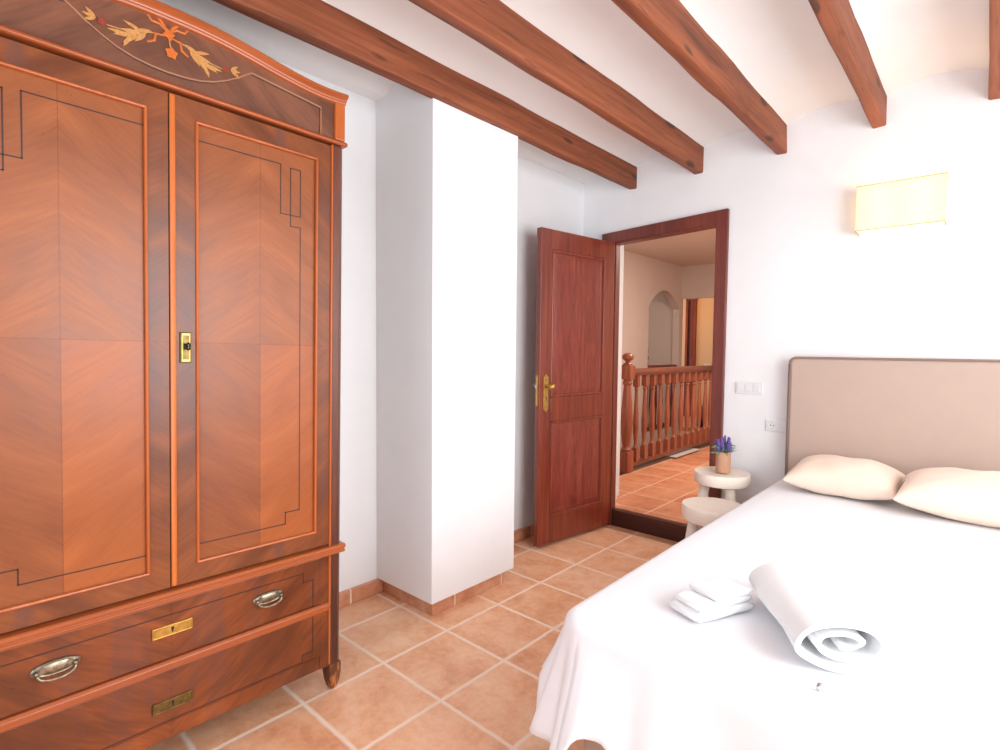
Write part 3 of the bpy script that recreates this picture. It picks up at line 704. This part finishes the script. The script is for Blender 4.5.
# drawers
for (z0, z1, steps) in ((1.0, 1.50, True), (.44, .915, False)):
    y0_, y1_ = YLf+.24, YR-.24
    dd = box(-.3, y0_+.005, z0+.008, WX, y1_-.005, z1-.008).build('drawer', mdr, wd, bevel=.006)
    if steps: P = [(0, 1.385), (.05-C, 1.385), (.05-C, 1.29), (.158-C, 1.29), (.158-C, 1.008)]
    else: P = [(.116-C, .90), (.116-C, .525), (.003-C, .525), (.003-C, .505), (0, .505)]
    if not steps: P = [(.156-C, .90), (.156-C, .535), (.043-C, .535), (.043-C, .465), (0, .465)]
    m = MB()
    for sgn in (1, -1):
        q = strip_path([(C+sgn*a, b) for a, b in P], .010, WX-.001, WX+.0015); m.add(q.v, q.f)
    m.build('line_inlay', mstr, dd)
    zc = 1.258 if steps else .612; cy = -1.145
    m = MB(); m.box(WX, cy-.155, zc-.045, WX+.012, cy+.155, zc+.045)
    pl = m.build('keyhole_plate', M['brass'] if steps else M['oldbrass'], dd, bevel=.004)
    if not steps: pl['label'] = 'duller tarnished keyhole plate'
    m = MB()
    for a in (-.045, .035): m.box(WX+.012, cy-.155, zc+a, WX+.02, cy+.155, zc+a+.010)
    for a in (-.155, .145): m.box(WX+.012, cy+a, zc-.045, WX+.02, cy+a+.010, zc+.045)
    m.build('plate_rim', M['brass'] if steps else M['oldbrass'], pl, bevel=.003)
    m = MB(); m.lathe([(.010, 0), (.010, 0)], 0, 0, 4)
    m = MB(); m.prism([(cy-.006, zc-.022), (cy+.006, zc-.022), (cy+.008, zc+.004), (cy+.012, zc+.012), (cy+.006, zc+.022), (cy-.006, zc+.022), (cy-.012, zc+.012), (cy-.008, zc+.004)], 0, WX+.012, WX+.0145)
    m.build('keyhole', M['dark'], pl)
    if steps:
        for hy in (-1.925, -.315):
            m = MB(); zc = 1.262
            R = []
            for (dx, k) in ((0, 1), (.012, 1), (.02, .93), (.026, .8), (.022, .7), (.03, .45), (.032, .1)):
                R.append([(WX+dx, hy+.15*k*math.copysign(abs(math.cos(a))**.8, math.cos(a)), zc+.058*k*math.copysign(abs(math.sin(a))**1.0, math.sin(a))) for a in [2*PI*i/28 for i in range(28)]])
            m.rings(R)
            hp = m.build('handle_plate', M['pewter'], dd, autos=40)
            m = MB(); bl = []
            for i in range(15):
                a = PI*i/14; bl.append((WX+.05+.02*math.sin(a), hy-.115*math.cos(a), zc-.002-.062*math.sin(a)**.7))
            m.tube([(WX+.01, hy-.115, zc)] + bl + [(WX+.01, hy+.115, zc)], [.013]+[.010]*15+[.013], 8)
            for s_2 in (-1, 1): m.tube([(WX+.01, hy+s_2*.115, zc), (WX+.06, hy+s_2*.115, zc)], [.02, .014], 10)
            m.build('bail_pull', M['pewter'], hp, smooth=True)

# ================================================================== THE BED
BX0, BX1 = 2.80, 6.58
bed = thing('bed', 'double bed with tall taupe upholstered headboard against the far wall', 'bed', (4.7, 4, 0))
m = MB(); hb = []
for (cx, cz, a0) in ((2.73+.1, 3.6-.1, PI), (6.66-.1, 3.6-.1, PI/2)):
    pass
pr = []
r = .10
for (cx, cz, a0) in ((6.66-r, 3.60-r, 0), (2.73+r, 3.60-r, PI/2)):
    for i in range(8): a = a0+PI/2*i/7; pr.append((cx+r*math.cos(a), cz+r*math.sin(a)))
pr += [(2.73, .08), (6.66, .08)]
m.prism(pr, 1, 7.05, YW-.01)
m.build('headboard', M['headboard'], bed, bevel=.045, seg=4)
m = MB(); m.tube([(2.73, 7.045, .1)] + [(x, 7.045, z) for x, z in reversed(pr[:-2])] + [(6.66, 7.045, .1)], .018, 8)
m.build('piping', M['piping'], bed, smooth=True)
m = MB(); m.box(BX0+.06, .82, .22, BX1-.06, 7.03, 1.0); m.build('base', M['headboard'], bed, bevel=.05, seg=3)
m = MB(); m.box(BX0, .80, 1.0, BX1, 7.03, 1.585); m.build('mattress', M['sheet'], bed, bevel=.1, seg=4)
for x in (BX0+.3, BX1-.3):
    for y in (1.05, 6.8):
        m = MB(); m.lathe([(.06, 0), (.08, .22)], x, y, 14); m.build('leg', M['riser'], bed, smooth=True)

# the sheet: flat on top, hanging with soft folds, spread wide at the foot corner
path = []; nrm = []; tg = []
ex0, ex1, ey0, ey1 = 2.665, 6.66, .67, 7.0; cr = .26
def seg(p0, p1, nn, n_, key):
    for i in range(nn):
        t = i/nn; path.append((p0[0]+(p1[0]-p0[0])*t, p0[1]+(p1[1]-p0[1])*t)); nrm.append(n_); tg.append((key, t))
seg((ex0, ey1), (ex0, ey0+cr), 80, (-1, 0), 'L')
for i in range(36):
    a = PI + PI/2*i/36; path.append((ex0+cr+cr*math.cos(a), ey0+cr+cr*math.sin(a))); nrm.append((math.cos(a), math.sin(a))); tg.append(('C', i/36))
seg((ex0+cr, ey0), (ex1-cr, ey0), 90, (0, -1), 'F')
for i in range(20):
    a = -PI/2 + PI/2*i/20; path.append((ex1-cr+cr*math.cos(a), ey0+cr+cr*math.sin(a))); nrm.append((math.cos(a), math.sin(a))); tg.append(('D', i/20))
seg((ex1, ey0+cr), (ex1, ey1), 60, (1, 0), 'R'); path.append((ex1, ey1)); nrm.append((1, 0)); tg.append(('R', 1))
ZT = 1.625
def hem(key, t, p):
    if key == 'L':
        d = p[1]-(ey0+cr)          # distance from the corner
        return 1.02-.02*math.exp(-d*2), .17*math.exp(-d*1.1)+.06, .03*math.sin(d*5.0+.4)+.02*math.sin(d*11)
    if key == 'C':
        if t < .22: u = t/.22; return 1.0+.02*u, .24-.02*u, .02*math.sin(t*30)
        if t < .34: u = (t-.22)/.12; return 1.02-.36*u, .22+.01*u, 0
        return .66+.0*t, .24-.06*t, .06*math.sin((t-.34)*14)
    if key == 'F':
        d = p[0]-(ex0+cr)
        z = .62 + .34*math.exp(-((d-.24)/.20)**4) if d < .5 else .62-.14*min(1, (d-.5)*1.5)
        return z, .24*math.exp(-d*.8)+.05, .085*math.sin(d*8+2.2)*math.exp(-d*.4)+.02*math.sin(d*4)
    return .6, .1, .02*math.sin(t*20)
m = MB(); NR = 16; rows = [[] for _ in range(NR+1)]
for (p, n_, (key, t)) in zip(path, nrm, tg):
    zh, fl_, am = hem(key, t, p)
    for r_ in range(NR+1):
        v = r_/NR; rc = .09
        if r_ <= 3:
            a = PI/2*r_/3; off = rc*math.sin(a)-rc; z = ZT-rc+rc*math.cos(a)
        else:
            vv = (r_-3)/(NR-3); z = (ZT-rc)*(1-vv)+zh*vv; off = fl_*vv**1.15+am*vv
        rows[r_].append((p[0]+n_[0]*off, p[1]+n_[1]*off, z))
top = []
cxm, cym = (ex0+ex1)/2, (ey0+ey1)/2
inner = []
for k in (0, .25, .5, .72, .88):
    inner.append([(cxm+(x-cxm)*k, cym+(y-cym)*k, ZT+.006*noise.noise(Vector((x*k*2.2, y*k*2.2, .3)))+.004) for x, y, z in rows[0]])
inner = inner[1:]
R = inner + rows
n0 = len(R[0]); fs = []
for k in range(len(R)-1):
    for i in range(n0-1): fs.append((k*n0+i, k*n0+i+1, (k+1)*n0+i+1, (k+1)*n0+i))
    if k < len(inner): fs.append((k*n0+n0-1, k*n0, (k+1)*n0, (k+1)*n0+n0-1))
fs.append(tuple(range(n0)))
m.add([p for r_ in R for p in r_], fs)
o = m.build('bed_sheet', M['sheet'], loc=(4.7, 4, .6), smooth=True, solid=.012)
tag(o, 'plain white sheet covering the bed and hanging in folds at the foot corner', 'bedsheet')

def pillow(cx, cy, a_, b_, h_, rz, tilt, label, zc, seed):
    m = MB(); n = 28; G = {}
    rot = Matrix.Rotation(rz, 3, 'Z') @ Matrix.Rotation(tilt, 3, 'X')
    vs = []; fs = []
    def P(u, v, s):
        x = a_*u*(1-.05*(1-v*v)**1.0*abs(u)**2); y = b_*v*(1-.10*(1-u*u)*abs(v)**2)
        e = max(0, (1-abs(u)**2.2))*max(0, (1-abs(v)**2.2))
        z = s*h_*e**.42*(1 if s > 0 else .72)
        z += .012*noise.noise(Vector((u*2.5, v*2.5, seed)))*e*4
        q = rot @ Vector((x, y, z)); return (cx+q.x, cy+q.y, zc+q.z)
    import itertools
    for s in (1, -1):
        b = len(vs)
        for i in range(n+1):
            for j in range(n+1):
                u = math.sin((i/n*2-1)*PI/2); v = math.sin((j/n*2-1)*PI/2); vs.append(P(u, v, s))
        for i in range(n):
            for j in range(n): fs.append((b+i*(n+1)+j, b+i*(n+1)+j+1, b+(i+1)*(n+1)+j+1, b+(i+1)*(n+1)+j))
    m.add(vs, fs)
    o = m.build('pillow', M['pillow'], loc=(cx, cy, zc-.2), smooth=True)
    bm = bmesh.new(); bm.from_mesh(o.data); bmesh.ops.remove_doubles(bm, verts=bm.verts, dist=.0004); bmesh.ops.recalc_face_normals(bm, faces=bm.faces); bm.to_mesh(o.data); bm.free()
    for p in o.data.polygons: p.use_smooth = True
    tag(o, label, 'pillow', 'cream pillows on the bed')
pillow(3.65, 6.42, .68, .50, .30, -.02, .10, 'left cream pillow leaning at the headboard above the wall socket side', 1.865, 1.3)
pillow(5.14, 6.15, .82, .50, .335, -.03, .12, 'right cream pillow, nearer the camera and cut by the photo edge', 1.90, 4.3)

# towels
zt = ZT+.014
def spiral_towel(p0, p1, rw, rh, turns, seed):
    """a strip of terry wound into a flattened roll, ends open; p0 is the end that shows the spiral"""
    p0 = Vector(p0); p1 = Vector(p1); ax = (p1-p0).normalized(); side = Vector((ax.y, -ax.x, 0)); L = (p1-p0).length
    m = MB(); R = []; n = 110; th = .036
    def pt(s, t, inner):
        a = -PI/2 + .5 - s*turns*2*PI
        rr = 1-.78*s
        nz = noise.noise(Vector((math.cos(a)*1.3+s*3, math.sin(a)*1.3, t*2.0+seed)))
        w_ = max(.02, rw*rr-(th if inner else 0)*1.0); h_ = max(.015, rh*rr-(th*.85 if inner else 0))
        k = 1+.10*nz*(1-.4*t)
        end = (-.045*s + .02*nz if t == 0 else 0)
        return p0 + ax*(L*t - end) + side*(w_*math.cos(a)*k) + Vector((0, 0, h_*math.sin(a)*k + rh))
    for k in range(8):
        t = k/7
        outer = [pt(i/n, t, False) for i in range(n+1)]; inner = [pt(i/n, t, True) for i in range(n, -1, -1)]
        R.append([tuple(q) for q in outer+inner])
    N_ = len(R[0])
    vs = [q for r_ in R for q in r_]; fs = []
    for k in range(7):
        for i in range(N_): fs.append((k*N_+i, k*N_+(i+1) % N_, (k+1)*N_+(i+1) % N_, (k+1)*N_+i))
    for k in (0, 7):
        for i in range(n): fs.append((k*N_+i, k*N_+i+1, k*N_+N_-2-i, k*N_+N_-1-i))
    m.add(vs, fs)
    return m
m = spiral_towel((4.54, 1.29, zt), (3.98, 2.16, zt), .35, .185, 2.15, 1.0)
o = m.build('rolled_towel', M['towel'], loc=(4.2, 1.6, zt), autos=60)
tag(o, 'rolled white towel with its spiral end facing the foot of the bed', 'towel', 'white towels on the bed')
m = MB(); m.lathe([(.0, zt-.004), (.02, zt+.002), (.026, zt+.02), (.018, zt+.04), (0, zt+.044)], 4.45, 1.00, 14)
o = m.build('silver_button', M['steel'], loc=(4.45, 1.0, zt), smooth=True); tag(o, 'tiny round silver button lying in front of the rolled towel', 'button')
# folded towel: thick soft layers, its near corner turned over
P0 = Vector((3.33, 1.36, zt)); AX = Vector((.38, .925, 0)); SD = Vector((.925, -.38, 0))
def slab(m, u0, u1, v0, v1, z0, z1, seed):
    n = 16; R = []
    for k in range(n+1):
        t = k/n; ring = []
        e = min(1, min(t, 1-t)*10+.35)**.5
        for i in range(24):
            a = 2*PI*i/24; ca, sa = math.cos(a), math.sin(a)
            v = (v0+v1)/2+(v1-v0)/2*math.copysign(abs(ca)**.35, ca)
            z = (z0+z1)/2+(z1-z0)/2*math.copysign(abs(sa)**.6, sa)*e
            q = P0+AX*(u0+(u1-u0)*t)+SD*v; w_ = .010*noise.noise(Vector((t*3+seed, v*5, z*9)))*2
            ring.append((q.x+w_, q.y+w_, z+zt+abs(w_)))
        R.append(ring)
    m.rings(R)
m = MB(); slab(m, .0, .58, .0, .30, 0, .075, 1); slab(m, .02, .56, .01, .29, .072, .135, 5)
ft = m.build('folded_towel', M['towel'], loc=tuple(P0), smooth=True)
tag(ft, 'folded white towel lying left of the rolled towel', 'towel', 'white towels on the bed')
m = MB(); slab(m, .18, .53, .02, .30, .132, .19, 9)
m.build('turned_edge', M['towel'], ft, smooth=True)

# ================================================================== STOOLS, POT
def stool(cx, cy, zt_, r_, th, legs, label, floor_z=0):
    t = thing('round_stool', label, 'stool', (cx, cy, 0), 'pale wooden stools beside the bed')
    m = MB(); n = 48; R = []
    for z, k in ((zt_-th, .955), (zt_-th+.025, .985), (zt_-th*.5, 1.0), (zt_-.014, 1.0), (zt_, .985)):
        R.append([(cx+r_*k*(1+.02*noise.noise(Vector((math.cos(2*PI*i/n)*1.2+cx, math.sin(2*PI*i/n)*1.2, 0))))*math.cos(2*PI*i/n), cy+r_*k*math.sin(2*PI*i/n), z) for i in range(n)])
    m.rings(R); m.build('seat', M['stool'], t, autos=28)
    for a, sp in legs:
        a = math.radians(a)
        m = MB(); tx, ty = cx+r_*.58*math.cos(a), cy+r_*.58*math.sin(a); bx, by = cx+r_*sp*math.cos(a), cy+r_*sp*math.sin(a)
        m.tube([(tx, ty, zt_-th+.02), ((tx+bx)/2, (ty+by)/2, (zt_-th)/2), (bx, by, 0)], [.085, .08, .07], 16)
        m.build('leg', M['stool'], t, smooth=True)
    return t
stool(1.81, 6.73, 1.615, .455, .19, ((205, 1.02), (318, .9), (80, .8)), 'taller round pale wood stool with a potted plant on it')
stool(2.03, 5.77, 1.285, .47, .23, ((205, .92), (330, .8), (92, .6)), 'lower round pale wood stool between the taller one and the bed')
pt = thing('potted_lavender', 'small artificial lavender in a beige cylinder pot on the taller stool', 'potted plant', (1.86, 6.62, 1.615))
m = MB(); m.lathe([(.112, 1.64), (.12, 1.65), (.12, 1.99), (.105, 1.99), (.10, 1.93), (0, 1.93)], 1.86, 6.62, 28); m.build('pot', M['pot'], pt, autos=40)
m = MB(); rnd = random.Random(3)
def leaf3(m, base, d, L, W):
    d = d.normalized(); s = d.cross(Vector((rnd.uniform(-1, 1), rnd.uniform(-1, 1), .3))).normalized()
    p = Vector(base); vs = []
    for t, wv, dr in ((0, .15, 0), (.35, 1, .02), (.7, .8, 0), (1, .05, -.03)):
        c = p+d*L*t+Vector((0, 0, dr)); vs += [c-s*W*wv, c+s*W*wv]
    m.add(vs, [(0, 1, 3, 2), (2, 3, 5, 4), (4, 5, 7, 6)])
for i in range(90):
    a = rnd.uniform(0, 2*PI); e = rnd.uniform(.2, 1.3)
    leaf3(m, (1.86+.05*math.cos(a), 6.62+.05*math.sin(a), 1.92+rnd.uniform(0, .14)), Vector((math.cos(a)*math.cos(e), math.sin(a)*math.cos(e), math.sin(e))), rnd.uniform(.10, .20), .022)
m.build('foliage', M['leaf'], pt)
m = MB()
for i in range(16):
    a = rnd.uniform(2.6, 4.4); e = rnd.uniform(.2, 1.1)
    leaf3(m, (1.83, 6.59, 2.0+rnd.uniform(0, .08)), Vector((math.cos(a)*math.cos(e), math.sin(a)*math.cos(e), math.sin(e))), rnd.uniform(.08, .14), .015)
m.build('lime_leaves', M['leaf2'], pt)
m = MB(); m2 = MB()
for i in range(20):
    a = rnd.uniform(0, 2*PI); rr = rnd.uniform(.02, .15); x, y = 1.88+rr*math.cos(a), 6.62+rr*math.sin(a); zt2 = rnd.uniform(2.13, 2.24)
    m2.tube([(1.86, 6.62, 1.95), (x, y, zt2-.1)], .005, 5)
    for k in range(7):
        for j in range(4):
            b_ = 2*PI*j/4+k*.7; z = zt2-.12+k*.022; rr2 = .022*(1-k/9)
            m.lathe([(0, z-.012), (.014, z), (0, z+.014)], x+rr2*math.cos(b_), y+rr2*math.sin(b_), 6)
m.build('blossoms', M['lav'], pt, smooth=True); m2.build('stems', M['leaf'], pt)

# ================================================================== SWITCH, SOCKET, WALL LAMP
sw = thing('light_switch', 'wide white triple switch plate on the wall right of the door frame', 'light switch', (2.04, YW, 3.05))
box(1.815, YW-.03, 2.945, 2.27, YW, 3.16).build('plate', M['plastic'], sw, bevel=.012)
for k in range(3): box(1.85+k*.13, YW-.045, 2.985, 1.965+k*.13, YW-.03, 3.12).build('rocker', M['plastic'], sw, bevel=.006)
so = thing('power_socket', 'white double wall socket beside the headboard edge', 'socket', (2.5, YW, 2.43))
box(2.335, YW-.03, 2.33, 2.70, YW, 2.535).build('plate', M['plastic'], so, bevel=.012)
m = MB(); cx, cz = 2.44, 2.432; n = 24
m.rings([[(cx+r_*math.cos(2*PI*i/n), y, cz+r_*math.sin(2*PI*i/n)) for i in range(n)] for r_, y in ((.068, YW-.03), (.068, YW-.040), (.058, YW-.040), (.055, YW-.031), (.001, YW-.031))])
m.build('outlet', M['plastic'], so, autos=40)
for dx in (-.024, .024): MB().tube([(cx+dx, YW-.030, cz), (cx+dx, YW-.034, cz)], .009, 8).build('pin_hole', M['dark'], so)
for dz in (-.055, .055): box(cx-.008, YW-.042, cz+dz-.008, cx+.008, YW-.033, cz+dz+.008).build('earth_clip', M['steel'], so)

lm, nt, b = mat('lamp_shade')
for l in list(nt.links): nt.links.remove(l)
tr = N(nt, 'ShaderNodeBsdfTranslucent'); tr.inputs[0].default_value = (.95, .89, .68, 1)
df = N(nt, 'ShaderNodeBsdfDiffuse'); df.inputs[0].default_value = (.92, .87, .70, 1)
em = N(nt, 'ShaderNodeEmission'); em.inputs[0].default_value = (1, .85, .50, 1); em.inputs[1].default_value = .16
mx = N(nt, 'ShaderNodeMixShader'); mx.inputs[0].default_value = .45; nt.links.new(df.outputs[0], mx.inputs[1]); nt.links.new(tr.outputs[0], mx.inputs[2])
ad = N(nt, 'ShaderNodeAddShader'); nt.links.new(mx.outputs[0], ad.inputs[0]); nt.links.new(em.outputs[0], ad.inputs[1])
nt.links.new(ad.outputs[0], nt.nodes['Material Output'].inputs[0])
lamp = thing('wall_lamp', 'lit rectangular cream wall lamp above the headboard', 'lamp', (4.1, YW, 5.85))
lx0, lx1, lz0, lz1, lf = 3.575, 4.62, 5.515, 6.165, 6.98
m = MB(); t = .012
m.box(lx0, lf, lz0, lx1, lf+t, lz1); m.box(lx0, lf+t, lz0, lx0+t, YW-.01, lz1); m.box(lx1-t, lf+t, lz0, lx1, YW-.01, lz1)
m.build('lamp_shade', lm, lamp)
for z in (lz0-.008, lz1-.006):
    m = MB(); m.box(lx0-.006, lf-.006, z, lx1+.006, lf+.006, z+.014); m.box(lx0-.006, lf, z, lx0+.006, YW-.01, z+.014); m.box(lx1-.006, lf, z, lx1+.006, YW-.01, z+.014)
    m.build('shade_trim', plain('cream_trim', srgb(196, 180, 140), .7), lamp)
m = MB(); m.box(3.7, YW-.04, 5.72, 4.5, YW, 5.96); m.box(lx0+.02, YW-.03, 5.50, lx1-.02, YW-.015, 5.53)
for x in (lx0+.01, lx1-.03): m.box(x, YW-.03, 5.46, x+.02, YW, 5.56)
m.build('wall_bracket', M['plastic'], lamp, bevel=.005)
bm_, nt, b = mat('glowing_bulb'); b.inputs['Emission Color'].default_value = (1, .8, .5, 1); b.inputs['Emission Strength'].default_value = 6; b.inputs['Base Color'].default_value = (1, .9, .8, 1)
for x in (3.86, 4.34):
    m = MB(); m.lathe([(.0, 5.72), (.03, 5.74), (.045, 5.79), (.04, 5.85), (.02, 5.90), (.02, 5.94)], x, YW-.15, 14); m.build('bulb', bm_, lamp, smooth=True)
    point('lamp_glow', (x, YW-.15, 6.02), .62, (1.0, .52, .18), .05)
    point('lamp_glow', (x, YW-.15, 5.64), .22, (1.0, .74, .4), .05)
